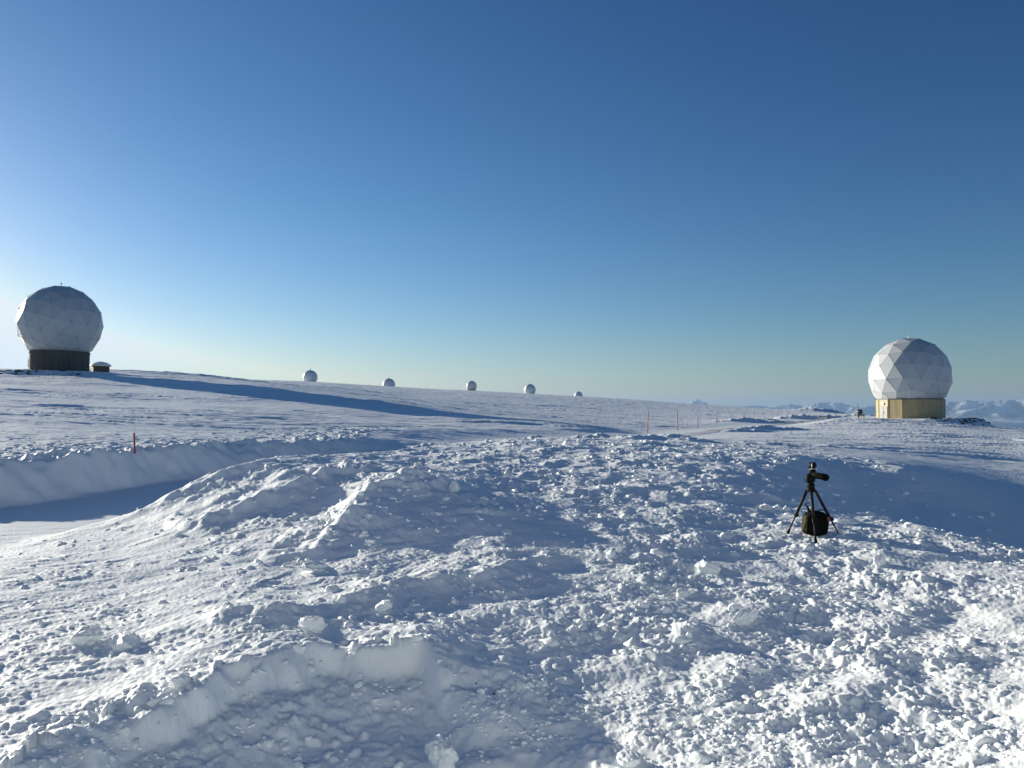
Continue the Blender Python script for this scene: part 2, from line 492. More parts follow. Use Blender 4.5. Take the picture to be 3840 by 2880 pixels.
def ground(th, lr):
    """smooth ground height, rubble weight, wind-carved weight"""
    r = np.exp(lr)
    X = r * np.sin(th); Y = r * np.cos(th)
    rr = ridge_r(th)
    z = bil(CZg, th, np.minimum(lr, np.log(rr)))
    w = bil(CWg, th, lr)
    s = np.maximum(r - rr, 0)
    z = z - s * s / (5000.0 * (1 + s / 900.0)) - np.maximum(r - 1500, 0) * .12
    z = np.maximum(z, -430)
    wind = np.ones_like(z)
    near = r < 420
    # road corridor
    d, sg, par = seg_dist(X, Y, ROADS)
    zr = np.interp(par, np.arange(len(ROADS)), ROAD_ZS)
    wob = .25 * perlin(X * .7, Y * .7, 91) + .1 * perlin(X * 2.3, Y * 2.3, 92)
    nearroad = sstep(60, 30, r)
    wl = ROAD_HALF + wob * nearroad + np.where(sg < 0, 1.7 * sstep(44, 22, r), 0)
    nb = sstep(47, 33, r)
    bl = np.where(sg < 0, 1.35, 1.8) * nb + (1 - nb) * 6.5
    k = 1 - sstep(wl, wl + bl, d)
    soft = np.where(sg < 0, .12 * np.exp(-((d - wl) / .6) ** 2), 0) * nearroad
    z = z * (1 - k) + zr * k + soft * 0
    w = w * (1 - sstep(wl + bl + .3, wl + bl * .8, d))
    # broken rim along the top of the ploughed bank
    rim = np.where(sg < 0, np.exp(-((d - wl - bl - .25) / .45) ** 2), 0) * sstep(44, 30, r) * (r > 5)
    z = z + rim * (.05 + .14 * perlin(X * 1.3, Y * 1.3, 33) + .08 * perlin(X * 3.1, Y * 3.1, 34))
    side = np.where(sg < 0, sstep(wl + bl - .15, wl + bl + .2, d) * (.75 * np.exp(-np.maximum(d - wl - bl, 0) / 5) + .35 * np.exp(-np.maximum(d - wl - bl, 0) / 22)), 0) * nearroad
    w = np.maximum(w, side)
    band = np.where(sg < 0, sstep(wl + bl - .35, wl + bl, d) * np.exp(-np.maximum(d - wl - bl, 0) / 3.0), 0) * sstep(54, 42, r) * (r > 8)
    bm = band > .02
    if bm.any():
        xb, yb = X[bm] + .1 * perlin(X[bm] * 3, Y[bm] * 3, 35), Y[bm] + .1 * perlin(X[bm] * 3, Y[bm] * 3, 36)
        z[bm] += band[bm] * (.17 * domes(xb, yb, .85, 11, .6) + .11 * domes(xb, yb, .42, 12, .6) + .06 * domes(xb, yb, .21, 13, .6))
    wind = wind * (1 - k * np.where(r < 45, .2, 1))
    # crests of the tipped snow
    for poly, h, ws, wlee in RIDGES:
        wx = X + .18 * perlin(X * 1.1, Y * 1.1, 7); wy = Y + .18 * perlin(X * 1.1 + 9, Y * 1.1, 8)
        d, sg, par = seg_dist(wx, wy, [p[:2] for p in poly])
        m = len(poly) - 1
        taper = sstep(0, .5, par) * sstep(m, m - .5, par) * .8 + .2
        taper = np.where((par <= 0) | (par >= m), taper, taper)
        wd = np.where(sg < 0, ws, wlee)
        taper = taper * (1 + .45 * perlin(X * 1.9, Y * 1.9, 44) + .3 * perlin(X * 4.3, Y * 4.3, 45))
        w = np.maximum(w, .8 * np.exp(-(d / .3) ** 2) * np.clip(taper, 0, 1))
        z = z + h * taper * np.exp(-np.abs(d / wd) ** 1.3)
    # tall unseen snow bank added behind the camera, bouncing sun into near shadows
    ab = np.abs(np.where(th > math.pi, th - 2 * math.pi, th))
    kb = sstep(math.radians(85), math.radians(125), ab)
    z = z + kb * (7.5 * sstep(3.0, 9.5, r) - 7.5 * sstep(18, 70, r))
    # drifts
    for px, py, Yd, hl, hd, h, yaw in DRIFTS:
        c = P(px, py, Yd)
        ca, sa = math.cos(yaw), math.sin(yaw)
        dx = X - c.x; dy = Y - c.y
        a = (dx * ca + dy * sa) / hl; b = (-dx * sa + dy * ca) / hd
        b = np.where(b < 0, b / .55, b / 1.5)
        n = .45 * perlin(X / hd * .6, Y / hd * .6, 5) + .35 * perlin(X / hd * 1.7, Y / hd * 1.7, 6) + .2 * perlin(X / hd * 4.1, Y / hd * 4.1, 9)
        g = np.exp(-(np.abs(a) ** 2.4)) * np.exp(-(np.abs(b) ** 1.7)) * (1 + n)
        z = z + h * g
        if Yd < 50: w = np.maximum(w, .8 * np.clip(g, 0, 1))
    # trench cut in the foreground
    ex = X + .16 * perlin(X * 1.4, Y * 1.4, 65) + .10 * perlin(X * 3.6, Y * 3.6, 61) + .025 * perlin(X * 8, Y * 8, 62)
    ey = Y + .16 * perlin(X * 1.4 + 4, Y * 1.4, 66) + .12 * perlin(X * 3.6 + 4, Y * 3.6, 63) + .03 * perlin(X * 8, Y * 8 + 3, 64)
    m = r < 9
    cutw = np.zeros_like(z); lipw = np.zeros_like(z)
    if m.any():
        xx, yy = ex[m], ey[m]
        ins = inside(xx, yy, CUT)
        d, _, _ = seg_dist(xx, yy, CUT)
        depth = np.where(ins, d, 0)
        soft = sstep(-.85, .1, xx)
        cc = np.clip(depth / (.30 + 1.5 * soft), 0, 1)
        cc = cc * cc * (3 - 2 * cc) * .70 + sstep(.1, 1.0, depth) * .30 * (1 - soft) + .30 * soft * sstep(.1, 2.0, depth)
        fade = sstep(2.1, -.9, xx)
        lip = np.where(ins, 0, np.exp(-d / .22)) * fade * (yy > 4.9) * sstep(.3, -.6, xx)
        cutw[m] = cc * fade
        lipw[m] = lip
    z = z - .31 * cutw
    w = np.maximum(w, 1.1 * lipw)
    lm = (lipw > .03) | (cutw > .5)
    if lm.any():
        xl, yl = X[lm] + .05 * perlin(X[lm] * 6, Y[lm] * 6, 37), Y[lm] + .05 * perlin(X[lm] * 6, Y[lm] * 6, 38)
        z[lm] += lipw[lm] * (.10 * domes(xl, yl, .36, 14, .6) + .07 * domes(xl, yl, .18, 15, .6))
        z[lm] += sstep(.72, 1.0, cutw[lm]) * (.07 * domes(xl, yl, .30, 16, .55) + .045 * domes(xl, yl, .15, 17, .6))
    w = w * (1 - .08 * sstep(.02, .3, cutw) * sstep(.98, .7, cutw) * sstep(.3, -.8, X)) * (1 - .1 * cutw)
    # level pads round the two big radomes
    for c, rad in ((DOME_L, 9.5), (DOME_R, 11.8)):
        d = np.hypot(X - c.x, Y - c.y)
        k = sstep(rad + 3.2, rad, d)
        z = z * (1 - k) + (c.z - .05) * k
        wind = wind * (1 - .6 * k)
    return X, Y, z, np.clip(w, 0, 1.1), wind, cutw, k

def hash2(i, j, k):
    h = (i * 374761393 + j * 668265263 + k * 2147483647) & 0xffffffff
    h = ((h ^ (h >> 13)) * 1274126177) & 0xffffffff
    h = h ^ (h >> 16)
    return (h & 0xffff) / 65535.0, ((h >> 8) & 0xffff) / 65535.0
def domes(x, y, cell, seed, prob):
    """irregular rounded lumps on a jittered grid, 0..1"""
    gx_, gy_ = x / cell, y / cell
    ix = np.floor(gx_).astype(np.int64); iy = np.floor(gy_).astype(np.int64)
    out = np.zeros_like(x)
    for dx in (-1, 0, 1):
        for dy in (-1, 0, 1):
            ci, cj = ix + dx, iy + dy
            a, b_ = hash2(ci, cj, seed)
            c, d = hash2(ci, cj, seed + 71)
            e, f = hash2(ci, cj, seed + 133)
            ex = gx_ - (ci + .15 + .7 * a); ey = gy_ - (cj + .15 + .7 * b_)
            an = c * 6.283
            ca, sa = np.cos(an), np.sin(an)
            u = ex * ca + ey * sa; v = -ex * sa + ey * ca
            R = .30 + .38 * d * d
            q_ = (u / R) ** 2 + (v / (R * (.55 + .4 * f))) ** 2
            hgt = np.sqrt(np.maximum(1 - q_, 0)) * (.32 + 1.15 * e * e) * (R / .5)
            # tilt the top so each lump shows a broken face
            hgt = hgt * (1 + .6 * np.clip(u / R, -1, 1) * (f - .3))
            out = np.maximum(out, np.where(d * .6 + e * .4 < prob, hgt, 0))
    return out
def detail(X, Y, r, w, wind, cutw):
    # wind-carved sastrugi, long axis a little off the line of sight's normal
    a = math.radians(8)
    s = X * math.cos(a) + Y * math.sin(a); t = -X * math.sin(a) + Y * math.cos(a)
    wp = perlin(s * .10, t * .22, 41) * 1.6
    far = sstep(14, 60, r)
    z = 0
    n1 = fbm(s * .16 + wp * .3, t * .85 + wp, 3, 51)
    n2 = fbm(s * .42, t * 1.9 + wp * 2, 3, 52, gain=.62)
    n3 = fbm(s * .05, t * .22, 3, 53)
    mid = sstep(30, 60, r)
    patch = .35 + .9 * np.clip(.5 + fbm(s * .02, t * .05, 2, 57) * 1.6, 0, 1)
    n5 = fbm(s * .022 + .4 * wp, t * .085, 3, 55)
    n6 = fbm(s * .07, t * .30, 3, 56)
    big = mid * ((.30 - np.abs(n5)) * .34 + .12 * (.3 - np.abs(n6))) * patch
    z = z + wind * big * (1 + .5 * sstep(100, 250, r))
    fl = (1 - .6 * np.clip(w, 0, 1))
    z = z + wind * fl * (far * (.10 * np.abs(n1) * 1.6 + .14 * n3) * patch + (.012 + .030 * far) * (.6 - np.abs(n2)) * 1.7)
    # streaks scoured in the near lit snow
    a2 = math.radians(24)
    s2 = X * math.cos(a2) + Y * math.sin(a2); t2 = -X * math.sin(a2) + Y * math.cos(a2)
    nearw = sstep(24, 12, r) * np.clip(1 - w * .8, 0, 1) * wind
    wq = fbm(X * .6, Y * .6, 3, 58)
    n4 = fbm(s2 * .55 + wq * 1.2, t2 * 3.1 + wq * 2.2, 4, 54, gain=.6)
    n7 = fbm(s2 * 1.3 + wq, t2 * 9.0 + wq * 4, 3, 59, gain=.6)
    am = np.clip(.45 + 1.5 * fbm(X * .35, Y * .5, 2, 60), .1, 1.3)
    z = z + nearw * am * (.042 * (.5 - np.abs(n4)) + .016 * (.5 - np.abs(n7))) * 1.4
    # churned, half-welded lumps
    mk = (r < 55) & (w > .03)
    if mk.any():
        xx, yy, ww, rr_l = X[mk], Y[mk], w[mk], r[mk]
        cl = .58 + .85 * perlin(xx * .8, yy * .8, 27) + .55 * perlin(xx * 2.2, yy * 2.2, 28)
        cl = np.clip(cl, .12, 1.15)
        jx = xx + .035 * perlin(xx * 7, yy * 7, 29); jy = yy + .035 * perlin(xx * 7 + 5, yy * 7, 30)
        dz = .055 * perlin(xx * .7, yy * .7, 25) + .045 * perlin(xx * 1.7, yy * 1.7, 31)
        dz = dz + .060 * cl * domes(jx, jy, .52, 1, .45) * 1.15
        dz = dz + .048 * cl * domes(jx, jy, .25, 2, .55)
        dz = dz + .030 * cl * domes(xx, yy, .125, 3, .58)
        nr = rr_l < 17
        d4 = np.zeros_like(xx)
        d4[nr] = .019 * domes(xx[nr], yy[nr], .064, 4, .55) * sstep(17, 12, rr_l[nr])
        nr = rr_l < 9
        d4[nr] += .010 * domes(xx[nr], yy[nr], .034, 5, .55) * sstep(9, 7, rr_l[nr])
        dz = dz + d4 * np.clip(cl, .3, 1)
        # broken, cusped grain at every size
        fr = 0
        for o_, (fq, am) in enumerate(((1.6, .060), (3.4, .036), (7.3, .020), (15.1, .0105), (31.0, .0055))):
            lod = sstep(.55, .2, fq * .0012 * rr_l * 1.6)
            fr = fr + am * (.42 - np.abs(perlin(xx * fq + o_ * 3.3, yy * fq - o_ * 5.1, 140 + o_))) * lod
        dz = dz + fr * np.clip(cl, .35, 1.1)
        zz = np.zeros_like(X); zz[mk] = dz * np.clip(ww, 0, 1)
        z = z + zz
    z = z + sstep(30, 12, r) * .004 * perlin(X * 21, Y * 21, 26)
    return z

thg, lrg = np.meshgrid(TH, LR)
sh = thg.shape
X, Y, Z, W, WIND, CUTW, _ = ground(thg.ravel(), lrg.ravel())
Rr = np.exp(lrg.ravel())
Z = Z + detail(X, Y, Rr, W, WIND, CUTW) * sstep(900, 500, Rr)
Zg = Z.reshape(sh); Wg = W.reshape(sh)
V = np.stack([X, Y, Z], -1)
idx = np.arange(NT * NR).reshape(NR, NT)
nx = np.roll(idx, -1, axis=1)
Q = np.stack([idx[:-1], idx[1:], nx[1:], nx[:-1]], -1).reshape(-1, 4)
Q = Q[:, ::-1]
# close the small hole under the camera
cid = len(V)
V = np.concatenate([V, [[0, 0, float(Zg[0].mean())]]])
snow = np_mesh('snow_ground', V, Q, M_SNOW)
# fan of the centre as extra triangles
fan = np.stack([np.full(NT, cid), nx[0], idx[0]], -1)
fan_me = np_mesh('snow_underfoot', V[np.concatenate([idx[0], [cid]])], np.stack([np.full(NT, NT), (np.arange(NT) + 1) % NT, np.arange(NT)], -1), M_SNOW)
tag(snow, 'rolling wind carved snow field with ploughed heaps', 'snow', kind='structure')
tag(fan_me, 'patch of snow under the camera', 'snow', kind='structure')

def gz(x, y):
    """ground height incl. detail"""
    x = np.atleast_1d(np.asarray(x, float)); y = np.atleast_1d(np.asarray(y, float))
    th = np.arctan2(x, y); th = np.where(th < TH[0], th + 2 * math.pi, th)
    lr = np.log(np.hypot(x, y))
    i = np.clip(np.interp(th, TH, np.arange(NT)), 0, NT - 1.001)
    j = np.clip(np.interp(lr, LR, np.arange(NR)), 0, NR - 1.001)
    i0 = i.astype(int); j0 = j.astype(int); fi = i - i0; fj = j - j0
    return (Zg[j0, i0] * (1 - fi) + Zg[j0, i0 + 1] * fi) * (1 - fj) + (Zg[j0 + 1, i0] * (1 - fi) + Zg[j0 + 1, i0 + 1] * fi) * fj
def gz1(x, y): return float(gz(x, y)[0])
def gw(x, y):
    th = np.arctan2(x, y); lr = np.log(np.hypot(x, y))
    i = np.clip(np.interp(th, TH, np.arange(NT)), 0, NT - 1.001).astype(int)
    j = np.clip(np.interp(lr, LR, np.arange(NR)), 0, NR - 1.001).astype(int)
    return Wg[j, i]
def on_ground(px, py, Y0, dy=None):
    """follow the pixel's ray to the ground near the forward distance Y0"""
    best = None
    for k in np.linspace(.8, 1.25, 181):
        p = P(px, py, Y0 * k)
        e = abs(p.z - gz1(p.x, p.y))
        if best is None or e < best[0]: best = (e, p)
    p = best[1]
    return Vector((p.x, p.y, gz1(p.x, p.y)))

# ------------------------------------------------------------------ ploughed road sheet (icy, brownish in places)
mr, nt, b = new_mat('icy_road')
tc = N(nt, 'ShaderNodeTexCoord')
mp = N(nt, 'ShaderNodeMapping'); mp.inputs['Scale'].default_value = (1, 1, 1)
nt.links.new(tc.outputs['Object'], mp.inputs['Vector'])
nz = N(nt, 'ShaderNodeTexNoise', i_Scale=.09, i_Detail=6.0, i_Roughness=.65)
nt.links.new(mp.outputs['Vector'], nz.inputs['Vector'])
nz2 = N(nt, 'ShaderNodeTexNoise', i_Scale=3.0, i_Detail=5.0)
nt.links.new(mp.outputs['Vector'], nz2.inputs['Vector'])
rp = ramp(nt, nz.outputs['Fac'], [(.40, rgb(.76, .78, .82)), (.54, rgb(.36, .31, .26)), (.66, rgb(.74, .75, .78))])
nt.links.new(rp.outputs['Color'], b.inputs['Base Color'])
bp = N(nt, 'ShaderNodeBump', i_Strength=.3, i_Distance=.03)
nt.links.new(nz2.outputs['Fac'], bp.inputs['Height']); nt.links.new(bp.outputs['Normal'], b.inputs['Normal'])
b.inputs['Roughness'].default_value = .5
rs = [p for p in catmull([(a, b_, c) for (a, b_), c in zip(ROAD, ROAD_Z)], 24) if p[1] > 36]
rv, rf = [], []
NW = 9
for i, p in enumerate(rs):
    a = Vector(rs[max(i - 1, 0)][:2]); c = Vector(rs[min(i + 1, len(rs) - 1)][:2])
    t = (c - a).normalized(); nrm = Vector((t.y, -t.x))
    hw = (1.45 + .5 * min(1, i / len(rs))) * (1 + .12 * math.sin(i * .21))
    for k in range(NW):
        o = (k / (NW - 1) * 2 - 1) * hw
        x, y = p[0] + nrm.x * o, p[1] + nrm.y * o
        rv.append((x, y, gz1(x, y) + (.012 if abs(o) < hw * .98 else -.02) * (1 + math.hypot(x, y) / 60)))
for i in range(len(rs) - 1):
    for k in range(NW - 1):
        rf.append((i * NW + k, i * NW + k + 1, (i + 1) * NW + k + 1, (i + 1) * NW + k))
road = mesh_obj('road', rv, rf, mr, smooth=True)
tag(road, 'ploughed icy road with brownish tracks through the snow', 'road', kind='structure')

# ------------------------------------------------------------------ loose snow rubble
rng = np.random.RandomState(4)
def ico(sub):
    t = (1 + 5 ** .5) / 2
    v = [(-1, t, 0), (1, t, 0), (-1, -t, 0), (1, -t, 0), (0, -1, t), (0, 1, t), (0, -1, -t), (0, 1, -t), (t, 0, -1), (t, 0, 1), (-t, 0, -1), (-t, 0, 1)]
    f = [(0, 11, 5), (0, 5, 1), (0, 1, 7), (0, 7, 10), (0, 10, 11), (1, 5, 9), (5, 11, 4), (11, 10, 2), (10, 7, 6), (7, 1, 8), (3, 9, 4), (3, 4, 2), (3, 2, 6), (3, 6, 8), (3, 8, 9), (4, 9, 5), (2, 4, 11), (6, 2, 10), (8, 6, 7), (9, 8, 1)]
    v = [np.array(p) / np.linalg.norm(p) for p in v]
    for _ in range(sub):
        mid = {}; nf = []
        def m(a, b):
            k = (min(a, b), max(a, b))
            if k not in mid:
                p = v[a] + v[b]; v.append(p / np.linalg.norm(p)); mid[k] = len(v) - 1
            return mid[k]
        for a, b_, c in f:
            ab, bc, ca = m(a, b_), m(b_, c), m(c, a)
            nf += [(a, ab, ca), (b_, bc, ab), (c, ca, bc), (ab, bc, ca)]
        f = nf
    return np.array(v), np.array(f)
def lump(sub, seed, cuts=5, rough=.16):
    """an angular broken lump of snow, about unit radius"""
    r = np.random.RandomState(seed)
    v, f = ico(sub)
    v = v.copy()
    sc_ = np.array([r.uniform(.8, 1.5), r.uniform(.6, 1.1), r.uniform(.4, .95)])
    for _ in range(cuts):
        n = r.normal(size=3); n /= np.linalg.norm(n)
        d = r.uniform(.55, .85)
        e = v @ n - d
        v = v - np.outer(np.maximum(e, 0) * .9, n)
    for s_, a_ in ((1.7, rough), (4.1, rough * .55), (9.0, rough * .25 if sub > 2 else 0)):
        o = r.uniform(0, 50, 3)
        q = v * s_ + o
        dn = perlin(q[:, 0] + q[:, 2] * .7, q[:, 1] - q[:, 2] * .6, seed % 97) + perlin(q[:, 1], q[:, 2] + q[:, 0] * .5, seed % 89)
        v = v * (1 + a_ * dn[:, None])
    return v * sc_, f
LUMPS = {1: [lump(1, 100 + i, 3, .22) for i in range(10)], 2: [lump(2, 200 + i, 5, .2) for i in range(12)]}
Vs, Fs, off = [], [], 0
CLASSES = [(.009, 700, 1), (.015, 300, 1), (.024, 95, 1), (.038, 22, 2), (.058, 5.0, 2), (.080, .9, 2), (.105, .2, 2)]
for size, dens, sub in CLASSES:
    rmax = min(size / .0022, 29)
    area = (rmax ** 2 - 3.6 ** 2) * .5 * 1.45
    cnt = int(area * dens)
    r_ = np.sqrt(rng.uniform(3.6 ** 2, rmax ** 2, cnt)); th_ = rng.uniform(-.76, .69, cnt)
    x, y = r_ * np.sin(th_), r_ * np.cos(th_)
    w_ = gw(x, y)
    clus = .35 + 1.1 * perlin(x * .9, y * .9, 71) + 1.0 * perlin(x * 2.7, y * 2.7, 72)
    keep = rng.uniform(size=cnt) < np.clip(w_ * clus, .0, 1) * np.where(w_ < .12, .15, 1)
    x, y = x[keep], y[keep]
    z = gz(x, y)
    for i in range(len(x)):
        lv, lf = LUMPS[sub][rng.randint(len(LUMPS[sub]))]
        s_ = size * rng.lognormal(0, .22)
        a = rng.uniform(0, 2 * math.pi); tl = rng.uniform(-.6, .6)
        ca, sa, cb, sb = math.cos(a), math.sin(a), math.cos(tl), math.sin(tl)
        Rm = np.array([[ca, -sa, 0], [sa, ca, 0], [0, 0, 1]]) @ np.array([[1, 0, 0], [0, cb, -sb], [0, sb, cb]])
        Vs.append((lv * s_) @ Rm.T + np.array([x[i], y[i], z[i] + s_ * rng.uniform(-.5, .1)]))
        Fs.append(lf + off); off += len(lv)
rub = np_mesh('snow_rubble', np.concatenate(Vs), np.concatenate(Fs), M_CHUNK)
tag(rub, 'countless broken lumps of snow scattered over the ploughed heap', 'snow lumps', kind='stuff')
print('lumps', len(Vs), 'verts', off, 'ground', len(V))

# the largest lumps, one by one
BLOCKS = [  # px, py (base), Y, width, depth, height, tilt, label, seed
 (1655,2885,5.05,.105,.09,.21,.05,'upright snow block with a bright jagged top at the very front of the trench',3),
 (330,2405,8.0,.125,.11,.13,.25,'largest rounded snow boulder on the smooth snow at the left',5),
 (470,2425,7.8,.10,.09,.075,.1,'flat topped snow lump just right of the largest boulder at the left',8),
 (676,2565,6.4,.10,.08,.075,.2,'snow lump leaning on the left part of the trench lip',11),
 (1167,2362,7.75,.10,.085,.085,.1,'pale rounded snow boulder above the middle of the trench lip',13),
 (1440,2285,8.5,.11,.09,.09,-.2,'snow boulder in the shaded hollow below the tallest crest',17),
 (1180,2140,10.4,.17,.12,.10,.1,'broad snow lump at the left foot of the tallest crest',19),
 (3173,1962,12.9,.19,.10,.10,-.1,'wide snow slab lying behind the right leg of the tripod',23),
 (2868,1905,14.3,.15,.10,.09,.15,'wedge of snow standing left of the tripod',29),
 (1043,1742,16.6,.09,.06,.17,.5,'leaning snow shard on the summit of the crest beside the road',31),
 (2179,1672,24.6,.14,.12,.12,.0,'rounded snow ball on the far skyline edge of the heap',37),
 (3302,2118,10.4,.09,.08,.10,.2,'snow lump standing up in front of the tripod to its right',41),
 (2360,2868,4.75,.11,.09,.085,-.1,'smooth snow lump at the front edge right of the trench',43),
 (1702,1842,13.6,.09,.07,.12,.3,'pointed snow shard at the right end of the tallest crest',47),
 (2655,2140,9.9,.10,.08,.10,.1,'solitary snow lump left of and nearer than the tripod',53),
 (2800,2330,7.7,.10,.08,.09,.3,'conical snow lump in the rubble in front of the tripod',59),
]
for px, py, Yb, wx, wy, wz, tl, lab, sd in BLOCKS:
    g = on_ground(px, py, Yb)
    lv, lf = lump(4, sd, 6, .15)
    v = lv * np.array([wx, wy, wz]) * 1.15
    o = mesh_obj('snow_block', v, lf, M_CHUNK, smooth=True)
    o.location = (g.x, g.y, g.z + wz * .45)
    o.rotation_euler = (tl * .4, tl, sd * .7)
    tag(o, lab, 'snow block', 'big lumps of snow')
M_STONE = plain_mat('dark_stone', (.03, .03, .035), .8)
for px, py, Yb, s_, lab in ((1852, 2606, 5.9, .010, 'tiny black stone on the shaded floor of the trench, the darker one'), (1785, 2567, 6.1, .007, 'tiny grey stone speck on the shaded snow, the fainter one')):
    g = on_ground(px, py, Yb)
    lv, lf = lump(2, 77, 5, .2)
    o = mesh_obj('stone', lv * s_, lf, M_STONE); o.location = (g.x, g.y, g.z + s_ * .4)
    tag(o, lab, 'stone', 'dark specks on the trench floor')

# ------------------------------------------------------------------ radomes
def panel_mat(name, col=(.53, .545, .56), rough=.32):
    m, nt, b = new_mat(name)
    g = N(nt, 'ShaderNodeNewGeometry')
    tc = N(nt, 'ShaderNodeTexCoord')
    wn_ = N(nt, 'ShaderNodeTexNoise', i_Scale=.6, i_Detail=5.0)
    nt.links.new(tc.outputs['Object'], wn_.inputs['Vector'])
    r = ramp(nt, wn_.outputs['Fac'], [(.3, rgb(*[c * .94 for c in col])), (.7, rgb(*col))])
    nt.links.new(r.outputs['Color'], b.inputs['Base Color'])
    b.inputs['Roughness'].default_value = rough
    b.inputs['Specular IOR Level'].default_value = .4
    return m
M_PANEL = panel_mat('radome_panel')
M_PALE = panel_mat('pale_panel', (.74, .75, .76), .4)
M_SEAM = plain_mat('seam_grey', (.26, .28, .31), .6)
M_HUB = plain_mat('hub_grey', (.16, .17, .19), .5)

def geodesic(freq, seed):
    """class I geodesic sphere, turned by a random rotation"""
    v0, f0 = ico(0)
    key = {}; V_, F_ = [], []
    def put(p):
        p = p / np.linalg.norm(p)
        k = tuple(np.round(p, 5))
        if k not in key: key[k] = len(V_); V_.append(p)
        return key[k]
    for a, b_, c in f0:
        A_, B_, C_ = v0[a], v0[b_], v0[c]
        g = {}
        for i in range(freq + 1):
            for j in range(freq + 1 - i):
                g[i, j] = put((A_ * (freq - i - j) + B_ * i + C_ * j) / freq)
        for i in range(freq):
            for j in range(freq - i):
                F_.append((g[i, j], g[i + 1, j], g[i, j + 1]))
                if i + j < freq - 1: F_.append((g[i + 1, j], g[i + 1, j + 1], g[i, j + 1]))
    r = random.Random(seed)
    from mathutils import Euler
    E = Euler((r.uniform(0, 6), r.uniform(0, 6), r.uniform(0, 6))).to_matrix()
    return [E @ Vector(p) for p in V_], F_

def dome_shell(name, R, cut, freq, seed, parent, zc, seam=.02, hub=.10, smooth=False, skin=None):
    """faceted shell cut by a horizontal plane at z = zc - cut, with raised seams and hubs in the same mesh"""
    Vd, Fd = geodesic(freq, seed)
    pts = [p * R + Vector((0, 0, zc)) for p in Vd]
    zmin = zc - cut
    mb = MB()
    edges = set()
    for f in Fd:
        poly = [pts[i] for i in f]
        out = []
        for i in range(3):
            a, b_ = poly[i], poly[(i + 1) % 3]
            if a.z >= zmin: out.append(a)
            if (a.z >= zmin) != (b_.z >= zmin):
                t = (zmin - a.z) / (b_.z - a.z); out.append(a + (b_ - a) * t)
        if len(out) >= 3: mb.add(out, [tuple(range(len(out)))], 0)
        for i in range(3): edges.add((min(f[i], f[(i + 1) % 3]), max(f[i], f[(i + 1) % 3])))
    C0 = Vector((0, 0, zc))
    if seam > 0:
        for a, b_ in edges:
            p, q_ = pts[a], pts[b_]
            if p.z < zmin and q_.z < zmin: continue
            if p.z < zmin: p = q_ + (p - q_) * ((q_.z - zmin) / (q_.z - p.z))
            if q_.z < zmin: q_ = p + (q_ - p) * ((p.z - zmin) / (p.z - q_.z))
            d = (q_ - p)
            if d.length < .2: continue
            n = ((p + q_) / 2 - C0).normalized()
            s = d.normalized().cross(n).normalized() * seam
            h = n * .012
            base = [p - s, p + s, q_ + s, q_ - s]
            top = [x + h for x in (p - s * .6, p + s * .6, q_ + s * .6, q_ - s * .6)]
            base = [x - n * .02 for x in base]
            mb.add(base + top, [(4, 5, 6, 7), (0, 1, 5, 4), (1, 2, 6, 5), (2, 3, 7, 6), (3, 0, 4, 7)], 1)
    if hub > 0:
        for p in pts:
            if p.z < zmin + .3: continue
            n = (p - C0).normalized()
            u = n.orthogonal().normalized(); w_ = n.cross(u)
            ring = [p + (u * math.cos(k * math.pi / 3) + w_ * math.sin(k * math.pi / 3)) * hub - n * .02 for k in range(6)]
            ring2 = [p + (u * math.cos(k * math.pi / 3) + w_ * math.sin(k * math.pi / 3)) * hub * .7 + n * .06 for k in range(6)]
            mb.add(ring + ring2, [tuple(range(6, 12))] + [(k, (k + 1) % 6, 6 + (k + 1) % 6, 6 + k) for k in range(6)], 2)
    o = mb.build(name, [skin or M_PANEL, M_SEAM, M_HUB], parent)
    if smooth: smooth_angle(o, 60)
    return o
M_METAL = plain_mat('weathered_metal', (.35, .36, .38), .45, .6)
def beacon(parent, z, s=.8):
    mb = MB()
    mb.lathe([(.22 * s, 0), (.22 * s, .12 * s), (.07 * s, .16 * s), (.05 * s, .55 * s), (.16 * s, .58 * s), (.18 * s, .80 * s), (.10 * s, .92 * s)], 10, (0, 0, z - .06))
    return mb.build('beacon', M_METAL, parent)

# left radome: seen against the light, on a round concrete base
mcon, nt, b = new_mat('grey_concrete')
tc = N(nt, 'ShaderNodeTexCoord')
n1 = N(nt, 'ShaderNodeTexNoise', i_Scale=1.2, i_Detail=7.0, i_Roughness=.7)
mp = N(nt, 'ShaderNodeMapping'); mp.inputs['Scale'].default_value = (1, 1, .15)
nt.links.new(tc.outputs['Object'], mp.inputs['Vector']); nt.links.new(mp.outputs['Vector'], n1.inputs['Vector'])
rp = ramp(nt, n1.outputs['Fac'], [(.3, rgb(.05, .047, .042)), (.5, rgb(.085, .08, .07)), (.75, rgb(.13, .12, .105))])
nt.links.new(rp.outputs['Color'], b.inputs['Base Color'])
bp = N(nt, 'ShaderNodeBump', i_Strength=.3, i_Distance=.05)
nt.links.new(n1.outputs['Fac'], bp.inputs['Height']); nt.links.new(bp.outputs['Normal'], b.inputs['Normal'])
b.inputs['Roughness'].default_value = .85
k_l = 155.0 / F / 1.0
RL = 7.45
ZB = 3.95
rl = empty('radome', DOME_L)
tag(rl, 'big shaded faceted radome at the left on a dark round concrete base', 'radome', 'radome domes across the plateau')
dome_shell('dome', RL, 5.45, 3, 11, rl, ZB + 5.45)
mb = MB()
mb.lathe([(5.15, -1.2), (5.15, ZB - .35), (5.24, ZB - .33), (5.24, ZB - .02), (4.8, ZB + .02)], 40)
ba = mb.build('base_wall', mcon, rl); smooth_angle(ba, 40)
mb = MB(); mb.box((0, 0, 0), (.9, .10, 1.6), bev=.03)
mb.box((0, -.06, .0), (.7, .06, 1.3), bev=.02)
